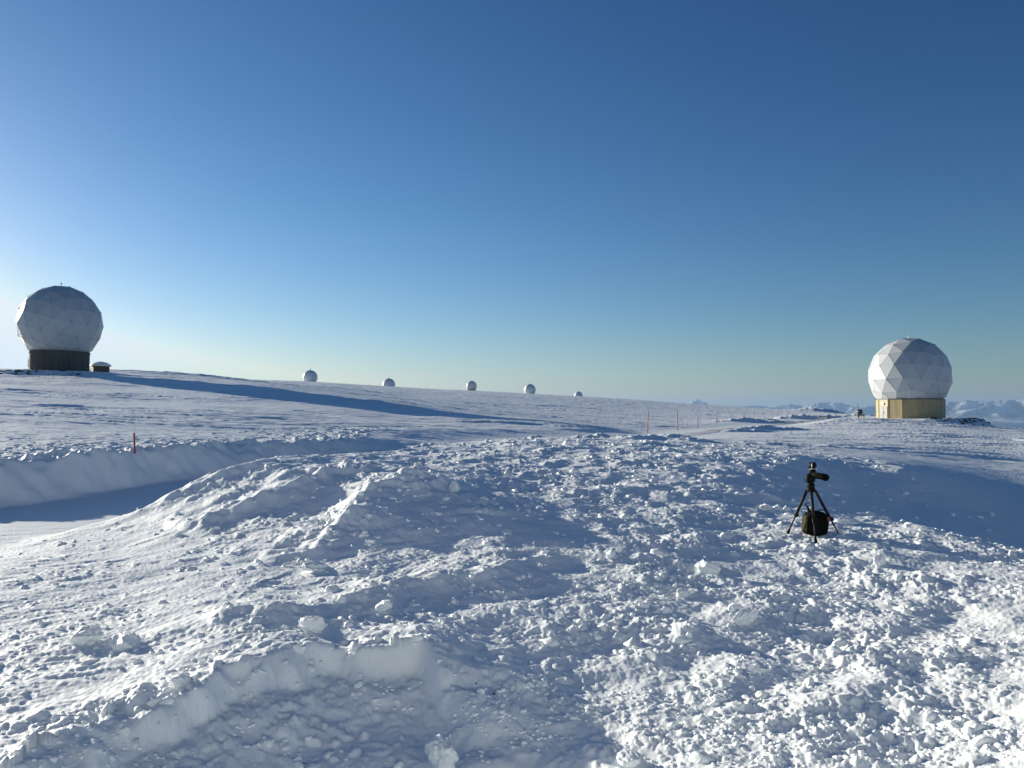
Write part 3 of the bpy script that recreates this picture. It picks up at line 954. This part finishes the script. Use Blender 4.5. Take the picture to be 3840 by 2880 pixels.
va = mb.build('vent', plain_mat('pale_vent', (.5, .52, .55), .6), rl)
an = math.radians(-158)
va.location = (5.18 * math.cos(an), 5.18 * math.sin(an), ZB * .42); va.rotation_euler = (0, 0, an + math.pi / 2)
beacon(rl, ZB + 5.45 + RL * .985)

# right radome: cream fourteen-sided base with a grey door
mcr, nt, b = new_mat('cream_cladding')
tc = N(nt, 'ShaderNodeTexCoord')
mp = N(nt, 'ShaderNodeMapping'); mp.inputs['Scale'].default_value = (2.2, 2.2, .12)
nt.links.new(tc.outputs['Object'], mp.inputs['Vector'])
n1 = N(nt, 'ShaderNodeTexNoise', i_Scale=1.0, i_Detail=7.0, i_Roughness=.7)
nt.links.new(mp.outputs['Vector'], n1.inputs['Vector'])
rp = ramp(nt, n1.outputs['Fac'], [(.28, rgb(.23, .175, .095)), (.5, rgb(.39, .305, .165)), (.8, rgb(.45, .355, .19))])
nt.links.new(rp.outputs['Color'], b.inputs['Base Color'])
b.inputs['Roughness'].default_value = .6
RRd = 7.65
rr_ = empty('radome', DOME_R)
tag(rr_, 'big half sunlit radome at the right on a cream base with grey door', 'radome', 'radome domes across the plateau')
ZB2 = 3.8
dome_shell('dome', RRd, 4.65, 3, 29, rr_, ZB2 + 4.65)
view_an = math.atan2(-DOME_R.y, -DOME_R.x)         # direction to the camera
NS = 14
ph0 = view_an - math.radians(12.9)
mb = MB()
mb.lathe([(6.15, -1.5), (6.15, ZB2 - .12)], NS, ph=ph0)
mb.build('base_wall', mcr, rr_)
mb = MB(); mb.lathe([(6.23, ZB2 - .12), (6.23, ZB2 + .02), (5.9, ZB2 + .05)], NS, ph=ph0)
mb.build('base_rim', plain_mat('rim_dark', (.10, .10, .10), .6), rr_)
# corner posts of the cladding
M_TRIM = plain_mat('cream_trim', (.40, .32, .18), .6)
for k in range(NS):
    a = ph0 + 2 * math.pi * k / NS
    mb = MB()
    mb.tube([(6.17 * math.cos(a), 6.17 * math.sin(a), -1.0), (6.17 * math.cos(a), 6.17 * math.sin(a), ZB2 - .13)], .07, 6)
    mb.build('corner_trim', M_TRIM, rr_)
# door on the face left of centre as seen from the camera
ap = 6.15 * math.cos(math.pi / NS)
def face_xf(o, an, dist, z):
    o.location = (dist * math.cos(an), dist * math.sin(an), z)
    o.rotation_euler = (0, 0, an + math.pi / 2)
DOOR_AN = view_an - math.radians(51.4)
mb = MB()
mb.box((0, 0, 1.15), (2.3, .10, 2.3), bev=.02)
dr = mb.build('door', plain_mat('grey_door', (.19, .19, .195), .5), rr_); face_xf(dr, DOOR_AN, ap + .03, .05)
mb = MB(); mb.box((0, -.07, .62), (2.25, .05, .06)); mb.box((0, -.07, 1.15), (.05, .05, 2.2))
mb.box((.25, -.09, 1.1), (.06, .06, .35), bev=.01)
mb.build('door_trim', plain_mat('door_trim_grey', (.12, .12, .125), .5), dr)
mb = MB()
mb.lathe([(.05, 0), (.22, .06), (.24, .22), (.2, .26)], 14)
lp = mb.build('floodlight', plain_mat('lamp_metal', (.8, .8, .78), .2, .3), rr_)
face_xf(lp, DOOR_AN, ap + .05, ZB2 - .85); lp.rotation_euler = (math.pi / 2.2, 0, DOOR_AN + math.pi / 2)
beacon(rr_, ZB2 + 4.65 + RRd * .985)

# the five small radomes along the ridge
SMALL = [  # px, top py, base py, Y, px diameter, platform, label
 (1163,1388,1436,437,56,0,'small smooth radome on the ridge, nearest the big dark radome, with a beacon on top'),
 (1458,1419,1457,470,49,0,'small radome sunk in the ridge, second along from the left'),
 (1768,1428,1466,520,41.5,1,'small radome standing on a dark low platform on the ridge'),
 (1987,1440,1480,540,45.5,0,'small radome on the ridge just right of the platform radome'),
 (2169,1468,1491,585,34,0,'smallest radome, half hidden behind the sloping ridge'),
]
M_DARK = plain_mat('platform_dark', (.05, .05, .055), .7)
for px, pt, pb, Ys, dia, plat, lab in SMALL:
    c = P(px, pb, Ys)
    rad = dia / 2 / F * Ys / 1.03
    top = P(px, pt, Ys).z
    base_z = gz1(c.x, c.y)
    o = empty('radome', (c.x, c.y, base_z))
    tag(o, lab, 'radome', 'radome domes across the plateau')
    zc = top - base_z - rad
    cutz = min(rad * .93, zc + .3) if not plat else rad * .82
    dome_shell('dome', rad, cutz, 8, int(px), o, zc, seam=0, hub=0, smooth=True, skin=M_PALE)
    if px in (1163, 1458, 1987): beacon(o, zc + rad, 1.3)
    if plat:
        mb = MB()
        mb.box((0, 0, zc - rad * .82 - .25), (7.6, 7.6, .6), bev=.05)
        for sx in (-1, 0, 1):
            for sy in (-1, 1):
                mb.tube([(sx * 3.4, sy * 3.4, zc - rad * .82 - .5), (sx * 3.4, sy * 3.4, -1.0)], .22, 8)
        mb.build('platform', M_DARK, o)
    else:
        mb = MB(); rb = math.sqrt(max(rad ** 2 - cutz ** 2, .5))
        mb.lathe([(rb * 1.0, -1.0), (rb * 1.0, zc - cutz + .05)], 24)
        mb.build('base_wall', M_PANEL, o)

# ------------------------------------------------------------------ snow-capped hut beside the left radome
hp = P(377, 1397, 163)
hz = gz1(hp.x, hp.y)
hut = empty('hut', (hp.x, hp.y, hz), math.radians(-12))
tag(hut, 'low brown hut with a rounded snow capped roof beside the dark radome base', 'hut')
mb = MB(); mb.box((0, 0, .6), (2.95, 2.95, 2.2), rot=Matrix.Rotation(math.radians(45), 3, 'Z'), bev=.04)
mb.build('wall', plain_mat('brown_boards', (.10, .085, .05), .8, var=.3, scale=2.0), hut)
mb = MB()
Rz = math.radians(45)
prof = [(2.0, 1.68), (2.08, 1.78), (1.8, 2.08), (1.2, 2.42), (.5, 2.62), (.05, 2.66)]
mb.lathe(prof, 8, ph=0)
mb.build('roof', M_SNOW, hut, smooth=True)
mb = MB(); mb.box((-.75, -1.62, .95), (.3, .06, .5), rot=None); 
wv = mb.build('window', plain_mat('dull_pane', (.3, .33, .35), .3), hut)
wv.rotation_euler = (0, 0, math.radians(-45)); wv.location = (0, 0, .3)

# ------------------------------------------------------------------ red marker poles
M_RED = plain_mat('red_paint', (.30, .010, .028), .5, var=.2, scale=9.0)
M_REDF = plain_mat('faded_red_paint', (.27, .011, .027), .5, var=.2, scale=9.0)
def pole_mesh(h, r):
    mb = MB()
    mb.lathe([(r, -.4), (r, h - r), (r * .75, h)], 8)
    return mb
g = on_ground(506, 1698, 22.3)
hgt = (1698 - 1622) / F * g.y
mb = MB(); mb.box((0, 0, hgt / 2 - .15), (.05, .035, hgt + .3), bev=.006)
o = mb.build('marker_stake', M_RED)
o.location = g; o.rotation_euler = (0, math.radians(-3), .4)
tag(o, 'short thick red stake on the snow bank beside the road at the left', 'marker stake')
POLES = [  # base px, py, top py, top px, assumed height
 (2270,1634,1601,2270,1.05,'short red marker pole behind the shaded drift, leftmost of the road markers'),
 (2428,1626,1541,2431,2.2,'tallest red marker pole beside the road'),
 (2541,1611,1537,2541,2.2,'second tallest red marker pole, right of the tallest one'),
 (2617,1600,1559,2617,1.35,'short thin marker pole between two tall ones'),
 (2687,1592,1535,2689,2.2,'tall red pole where the brownish part of the road begins'),
 (2744,1583,1542,2747,2.2,'pale red pole just right of the brown road stretch'),
 (2792,1581,1543,2794,2.2,'faint marker pole at the left end of the shaded roadside drift'),
 (2827,1576,1538,2828,2.2,'faint marker pole in the middle of the shaded roadside drift'),
 (2862,1575,1545,2863,2.0,'faint short marker pole at the right end of the shaded roadside drift'),
 (2895,1573,1541,2896,2.2,'second farthest visible marker pole of the road'),
 (2917,1572,1543,2918,2.2,'very faint marker pole close to the farthest one'),
 (2949,1569,1548,2949,2.0,'farthest and faintest marker pole along the road'),
]
for bx, by, ty, tx, h, lab in POLES:
    Yp = h / ((by - ty) / F)
    p = P(bx, by, Yp)
    zt = P(tx, ty, Yp).z
    z0 = gz1(p.x, p.y)
    o = pole_mesh(zt - z0, .046 if h > 1.4 else .04).build('marker_pole', M_REDF)
    o.location = (p.x, p.y, z0)
    o.rotation_euler = (0, math.atan2((tx - bx), (by - ty)), 0)
    tag(o, lab, 'marker pole', 'red marker poles along the road')

# ------------------------------------------------------------------ mast with a drum left of the right radome
mp_ = P(3218, 1562, 152)
mz = gz1(mp_.x, mp_.y)
ms = empty('instrument_mast', (mp_.x, mp_.y, mz))
tag(ms, 'dark mast with a small box left of the cream based radome', 'mast')
hm = P(3218, 1512, 152).z - mz
mb = MB(); mb.tube([(0, 0, -.3), (.03, 0, hm * .55), (-.06, 0, hm)], [.07, .065, .05], 8)
mb.build('pole', plain_mat('mast_dark', (.06, .055, .055), .6), ms)
mb = MB(); mb.box((-.08, -.02, hm * .54), (.24, .2, .32), bev=.02)
mb.build('box', plain_mat('box_grey', (.12, .13, .15), .6), ms)
mb = MB(); mb.box((-.2, -.05, .75), (.16, .16, .7), bev=.03)
mb.build('cabinet', plain_mat('cabinet_grey', (.3, .31, .33), .6), ms)
dm = empty('cable_drum', (mp_.x + .42, mp_.y + .1, mz))
tag(dm, 'black round drum on a brown plank at the foot of the dark mast', 'drum')
mb = MB(); 
mb.lathe([(.42, -.22), (.46, -.18), (.46, -.12), (.3, -.10), (.3, .10), (.46, .12), (.46, .18), (.42, .22)], 20)
q_ = mb.build('reel', plain_mat('drum_black', (.012, .016, .025), .4), dm, smooth=True)
q_.location = (0, 0, 1.15); q_.rotation_euler = (math.pi / 2, 0, .3); smooth_angle(q_, 40)
mb = MB(); mb.box((.15, 0, .58), (1.3, .7, .18), bev=.02); mb.box((-.3, 0, .25), (.12, .6, .6)); mb.box((.6, 0, .25), (.12, .6, .6))
mb.build('stand', plain_mat('brown_wood', (.16, .09, .05), .7), dm)

# thin whip aerials on the ridge
M_WIRE = plain_mat('aerial_grey', (.25, .26, .28), .5, .3)
for i, (px, pt, lean) in enumerate(((1683, 1450, .06), (1690, 1449, .10), (1701, 1450, .05), (1712, 1451, .14))):
    c = P(px, 1464, 500)
    z0 = gz1(c.x, c.y); h = P(px, pt, 500).z - z0
    mb = MB(); mb.tube([(0, 0, -.3), (lean * h * .3, 0, h * .5), (lean * h, 0, h)], [.05, .04, .025], 6)
    o = mb.build('whip_aerial', M_WIRE); o.location = (c.x, c.y, z0)
    tag(o, 'thin bent whip aerial on the ridge left of the platform radome', 'aerial', 'whip aerials on the ridge')

# dark stones showing through the snow on the radome pads
rv, rf, ro = [], [], 0
rl_ = [lump(1, 300 + i, 4, .25) for i in range(6)]
def stones(cnt, fn):
    global ro
    for _ in range(cnt):
        x, y = fn()
        z = gz1(x, y); s_ = rng.lognormal(-1.9, .5)
        lv, lf = rl_[rng.randint(6)]
        a = rng.uniform(0, 6.28); ca, sa = math.cos(a), math.sin(a)
        v = (lv * s_ * np.array([1.3, 1.0, .7])) @ np.array([[ca, -sa, 0], [sa, ca, 0], [0, 0, 1]]).T + np.array([x, y, z - s_ * .1])
        rv.append(v); rf.append(lf + ro); ro += len(lv)
def s_left():
    a = rng.uniform(-150, -40) * math.pi / 180; d = rng.uniform(6.2, 12.5)
    return DOME_L.x + d * math.cos(a), DOME_L.y + d * math.sin(a)
def s_right():
    a = rng.uniform(-100, 20) * math.pi / 180; d = 10 + abs(rng.normal(2.6, 1.3))
    return DOME_R.x + d * math.cos(a), DOME_R.y + d * math.sin(a)
stones(240, s_left); stones(220, s_right)
o = np_mesh('stones', np.concatenate(rv), np.concatenate(rf), plain_mat('gravel_dark', (.07, .07, .075), .9), smooth=False)
tag(o, 'dark gravel stones poking through snow round the radome bases', 'gravel', kind='stuff')

# ------------------------------------------------------------------ tripod, camera and bag
ZK = 4.1475
def T(zx, zy, Y): return P(2850 + zx / ZK, 1680 + zy / ZK, Y)
M_BLACK = plain_mat('matt_black', (.005, .005, .0055), .7, spec=.15)
M_ALU = plain_mat('dark_anodised', (.005, .005, .006), .6, .0, spec=.2)
M_SILV = plain_mat('bright_metal', (.55, .56, .58), .3, .8)
M_RUBBER = plain_mat('black_rubber', (.004, .004, .004), .9, spec=.1)
apex = T(790, 640, 12.15)
tri = empty('tripod', (apex.x, apex.y, gz1(apex.x, apex.y)))
tag(tri, 'black tripod with three spread legs standing on the rubble of snow', 'tripod')
def tl(p): return Vector(p) - tri.location
LEGS = [((735, 650, 12.2), (437, 1290, 12.45)), ((855, 665, 12.2), (1255, 1388, 12.3)), ((795, 665, 12.1), (868, 1442, 11.75))]
FR = [.58, .60, .60]
for (ta, fb), fr in zip(LEGS, FR):
    a = tl(T(*ta)); b_ = tl(T(*fb))
    gfoot = gz1(b_.x + tri.location.x, b_.y + tri.location.y) - tri.location.z
    b_.z = min(b_.z, gfoot + .02) if abs(b_.z - gfoot) < .25 else b_.z
    k = a + (b_ - a) * fr
    mb = MB(); mb.tube([a, k], .022, 10)
    leg = mb.build('leg', M_ALU, tri, smooth=True)
    mb = MB(); d = (b_ - a).normalized()
    mb.tube([k - d * .05, b_ + d * .02], .0125, 8); mb.build('lower_tube', M_ALU, leg, smooth=True)
    mb = MB(); mb.tube([k - d * .03, k + d * .03], .024, 8); mb.box(k + Vector((.02, -.015, 0)), (.03, .02, .05), bev=.004)
    mb.build('leg_lock', M_BLACK, leg)
    mb = MB(); mb.tube([b_ - d * .06, b_ - d * .02, b_ + d * .02], [.014, .024, .02], 8); mb.build('foot', M_RUBBER, leg)
# spider, column
mb = MB()
mb.lathe([(.035, -.05), (.06, -.04), (.066, .0), (.05, .03), (.03, .05)], 12, tl(T(792, 640, 12.15)))
for ta, fb in LEGS:
    mb.tube([tl(T(792, 640, 12.15)), tl(T(*ta))], .022, 8)
mb.build('spider', M_BLACK, tri, smooth=True)
mb = MB(); c = tl(T(790, 640, 12.15)); mb.tube([c + Vector((0, 0, -.18)), c + Vector((0, 0, .07))], .014, 10)
mb.build('centre_column', M_SILV, tri, smooth=True)
# pan head
mb = MB()
mb.lathe([(.045, 0), (.06, .02), (.058, .05), (.04, .07), (.045, .09), (.062, .13), (.06, .19), (.04, .22)], 14, tl(T(790, 618, 12.15)))
hc = tl(T(783, 470, 12.15))
mb.box(hc, (.135, .10, .15), bev=.03)
mb.box(tl(T(815, 355, 12.15)), (.085, .08, .07), bev=.012)
mb.box(tl(T(800, 420, 12.15)), (.11, .085, .06), bev=.02)
hd = mb.build('head', M_BLACK, tri)
smooth_angle(hd, 50)
mb = MB()
mb.tube([tl(T(830, 425, 12.12)), tl(T(900, 432, 12.05)), tl(T(960, 443, 12.0)), tl(T(1030, 462, 11.95)), tl(T(1062, 474, 11.93))], [.052, .048, .048, .055, .036], 14)
mb.build('pan_handle', M_RUBBER, tri, smooth=True)
mb = MB(); mb.tube([tl(T(720, 545, 12.1)), tl(T(695, 510, 12.08)), tl(T(686, 475, 12.08))], .0035, 6)
mb.build('cord', M_BLACK, tri)
# red tag on the right leg
mb = MB(); mb.box(tl(T(1068, 1105, 12.2)), (.05, .02, .065), rot=Matrix.Rotation(-.15, 3, 'Y'), bev=.006)
mb.build('tag', plain_mat('dull_red_tag', (.12, .03, .02), .6), tri)
# camera on the head
cc = T(822, 275, 12.15)
cm = empty('compact_camera', T(818, 325, 12.15), math.radians(20))
tag(cm, 'small black camera fixed on top of the tripod head', 'camera')
mb = MB(); mb.box((0, 0, .048), (.098, .05, .085), bev=.01); mb.box((0, 0, .093), (.104, .054, .01), bev=.003)
mb.build('body', M_BLACK, cm)
mb = MB(); mb.tube([(.0, -.02, .05), (.0, -.055, .05), (0, -.06, .05)], [.03, .03, .026], 14); mb.build('lens', M_ALU, cm, smooth=True)
mb = MB(); mb.box((-.04, -.03, .045), (.006, .012, .07)); mb.box((0, -.02, 0), (.11, .06, .008), bev=.002); mb.build('bracket', M_SILV, cm)
mb = MB(); mb.tube([(-.05, 0, .03), (-.085, -.01, .03)], .01, 8); mb.build('knob', M_BLACK, cm)

# shoulder bag under the tripod
bc = T(845, 1420, 12.35)
bgz = gz1(bc.x, bc.y)
bag = empty('camera_bag', (bc.x, bc.y, min(bgz, bc.z + .1)), math.radians(-24))
bag.rotation_euler = (0, math.radians(7), math.radians(16))
tag(bag, 'black shoulder bag with an olive side panel on the snow under the tripod', 'bag')
M_CLOTH = plain_mat('black_nylon', (.006, .0055, .005), .9, spec=.08, bump=.2, scale=60)
M_OLIVE = plain_mat('olive_cloth', (.07, .058, .028), .85, spec=.1, bump=.2, scale=60)
def bag_body():
    # rounded tapering box: rings in z
    vs, fs = [], []
    prof = [(-.01, .135, .10), (.02, .165, .118), (.10, .188, .128), (.20, .192, .128), (.27, .178, .118), (.325, .145, .09), (.352, .095, .06), (.36, .045, .03)]
    n = 24
    for z, hx, hy in prof:
        for k in range(n):
            a = 2 * math.pi * k / n
            ca, sa = math.cos(a), math.sin(a)
            e = .52
            vs.append((hx * math.copysign(abs(ca) ** e, ca), hy * math.copysign(abs(sa) ** e, sa), z))
    for i in range(len(prof) - 1):
        for k in range(n): fs.append((i * n + k, i * n + (k + 1) % n, (i + 1) * n + (k + 1) % n, (i + 1) * n + k))
    fs.append(tuple(range(n - 1, -1, -1))); fs.append(tuple((len(prof) - 1) * n + k for k in range(n)))
    return vs, fs
vs, fs = bag_body()
mesh_obj('body', vs, fs, M_CLOTH, bag, True)
mb = MB(); mb.box((-.186, 0, .155), (.022, .13, .23), bev=.009)
mb.build('side_panel', M_OLIVE, bag)
mb = MB(); mb.box((0, -.125, .13), (.22, .02, .17), bev=.008); mb.build('front_pocket', M_CLOTH, bag)
mb = MB()
pts = [(-.12, .0, .33), (-.17, -.01, .40), (-.235, -.02, .45)]
mb.tube(pts, [.02, .016, .006], 8)
arc = [(-.02, .0, .35)] + [(.02 + .11 * (1 - math.cos(t)) * 1.0, 0, .35 + .05 * math.sin(t) - .045 * (1 - math.cos(t)) / 2) for t in np.linspace(.3, math.pi, 9)]
mb.tube(arc, .007, 6)
mb.tube([(-.23, -.02, .448), (-.12, -.03, .475), (.0, -.03, .43)], .004, 5)
mb.build('strap', M_BLACK, bag, smooth=True)

# ------------------------------------------------------------------ fjord and far mountains
msea, nt, b = new_mat('fjord_water')
b.inputs['Base Color'].default_value = rgb(.03, .055, .08)
b.inputs['Roughness'].default_value = .35
tc = N(nt, 'ShaderNodeTexCoord')
n1 = N(nt, 'ShaderNodeTexNoise', i_Scale=.01, i_Detail=8.0)
nt.links.new(tc.outputs['Object'], n1.inputs['Vector'])
bp = N(nt, 'ShaderNodeBump', i_Strength=.4, i_Distance=6.0)
nt.links.new(n1.outputs['Fac'], bp.inputs['Height']); nt.links.new(bp.outputs['Normal'], b.inputs['Normal'])
sv, sf = [], []
rings_r = [1200, 8000, 20000, 40000, 58000]
for r_ in rings_r:
    for k in range(72):
        a = 2 * math.pi * k / 72
        sv.append((r_ * math.sin(a), r_ * math.cos(a), -400.0))
for i in range(len(rings_r) - 1):
    for k in range(72): sf.append((i * 72 + k, (i + 1) * 72 + k, (i + 1) * 72 + (k + 1) % 72, i * 72 + (k + 1) % 72))
sea = mesh_obj('sea', sv, sf, msea, smooth=True)
tag(sea, 'dark blue fjord far below the plateau', 'sea', kind='structure')

mth = np.linspace(math.radians(-40), math.radians(48), 900)
mrr = np.linspace(38500, 56000, 130)
tg, rg = np.meshgrid(mth, mrr)
mx, my = rg * np.sin(tg) / 1000.0, rg * np.cos(tg) / 1000.0
rid = 0; amp = 1.0; sx, sy = mx * .28, my * .28
wgt = 1.0
for o_ in range(6):
    nn = 1 - np.abs(perlin(sx, sy, 300 + o_)) * 1.6
    nn = np.clip(nn, 0, 1) ** 1.8
    rid = rid + amp * nn * wgt; wgt = np.clip(nn * 1.6, 0, 1)
    amp *= .5; sx, sy = sx * 2.05 + 3, sy * 2.05 - 5
rid /= 1.75
env = sstep(38900, 43500, rg) * sstep(57000, 50000, rg)
hgt_ = 120 * sstep(38500, 40500, rg) + env * (120 + 1150 * np.clip(rid, 0, 1.3))
# skyline as seen from the plateau: pixel x -> pixel y
SKY = np.array([(-2000,1530),(2480,1540),(2560,1516),(2617,1497),(2660,1518),(2775,1524),(2840,1520),(2895,1527),(2960,1514),(3010,1522),(3060,1512),(3095,1507),(3150,1510),(3213,1527),(3300,1520),(3400,1508),(3470,1506),(3545,1503),(3580,1508),(3620,1501),(3660,1503),(3720,1506),(3780,1502),(3840,1497),(3950,1500),(6000,1500)], float)
sth = np.arctan((SKY[:, 0] - 1920) / F)
eyl = (1550 - SKY[:, 1]) / F * np.cos(sth)
target = np.interp(mth, sth, eyl)
for it in range(3):
    elev = (hgt_ - 400) / rg
    mxe = elev.max(axis=0)
    j = elev.argmax(axis=0)
    need = target * mrr[j] + 400
    sc_ = need / np.maximum(hgt_[j, np.arange(len(mth))], 1)
    ker = np.hanning(9); ker /= ker.sum()
    sc_ = np.convolve(np.pad(sc_, 4, mode='edge'), ker, mode='valid')
    hgt_ = hgt_ * (1 + (sc_ - 1)[None, :] * sstep(39500, 43000, rg))
mzv = hgt_ - 402
mv = np.stack([rg * np.sin(tg), rg * np.cos(tg), mzv], -1).reshape(-1, 3)
mi_ = np.arange(len(mth) * len(mrr)).reshape(len(mrr), len(mth))
mq = np.stack([mi_[:-1, :-1], mi_[:-1, 1:], mi_[1:, 1:], mi_[1:, :-1]], -1).reshape(-1, 4)
mm, nt, b = new_mat('mountain_snow')
tc = N(nt, 'ShaderNodeTexCoord')
n1 = N(nt, 'ShaderNodeTexNoise', i_Scale=.0012, i_Detail=8.0, i_Roughness=.65)
nt.links.new(tc.outputs['Object'], n1.inputs['Vector'])
rp = ramp(nt, n1.outputs['Fac'], [(.46, rgb(.13, .125, .125)), (.60, rgb(.72, .73, .76))])
nt.links.new(rp.outputs['Color'], b.inputs['Base Color'])
b.inputs['Roughness'].default_value = .8
mo = np_mesh('mountains', mv, mq, mm, smooth=True)
tag(mo, 'far snowy mountains across the fjord', 'mountains', kind='structure')

# ------------------------------------------------------------------ air between here and the far shore
hz_m = bpy.data.materials.new('air')
hz_m.use_nodes = True
nt = hz_m.node_tree
for n in list(nt.nodes): nt.nodes.remove(n)
pv = nt.nodes.new('ShaderNodeVolumePrincipled')
pv.inputs['Color'].default_value = rgb(.33, .53, .85)
pv.inputs['Density'].default_value = 2.3e-5
pv.inputs['Anisotropy'].default_value = .25
oo = nt.nodes.new('ShaderNodeOutputMaterial')
nt.links.new(pv.outputs['Volume'], oo.inputs['Volume'])
mb = MB(); top = float(mzv.max()) + 60
mb.box((0, 0, (top - 440) / 2), (124000, 124000, top + 440))
hz = mb.build('haze', hz_m)
tag(hz, 'thin cold air fading the far mountains to blue', 'haze', kind='stuff')
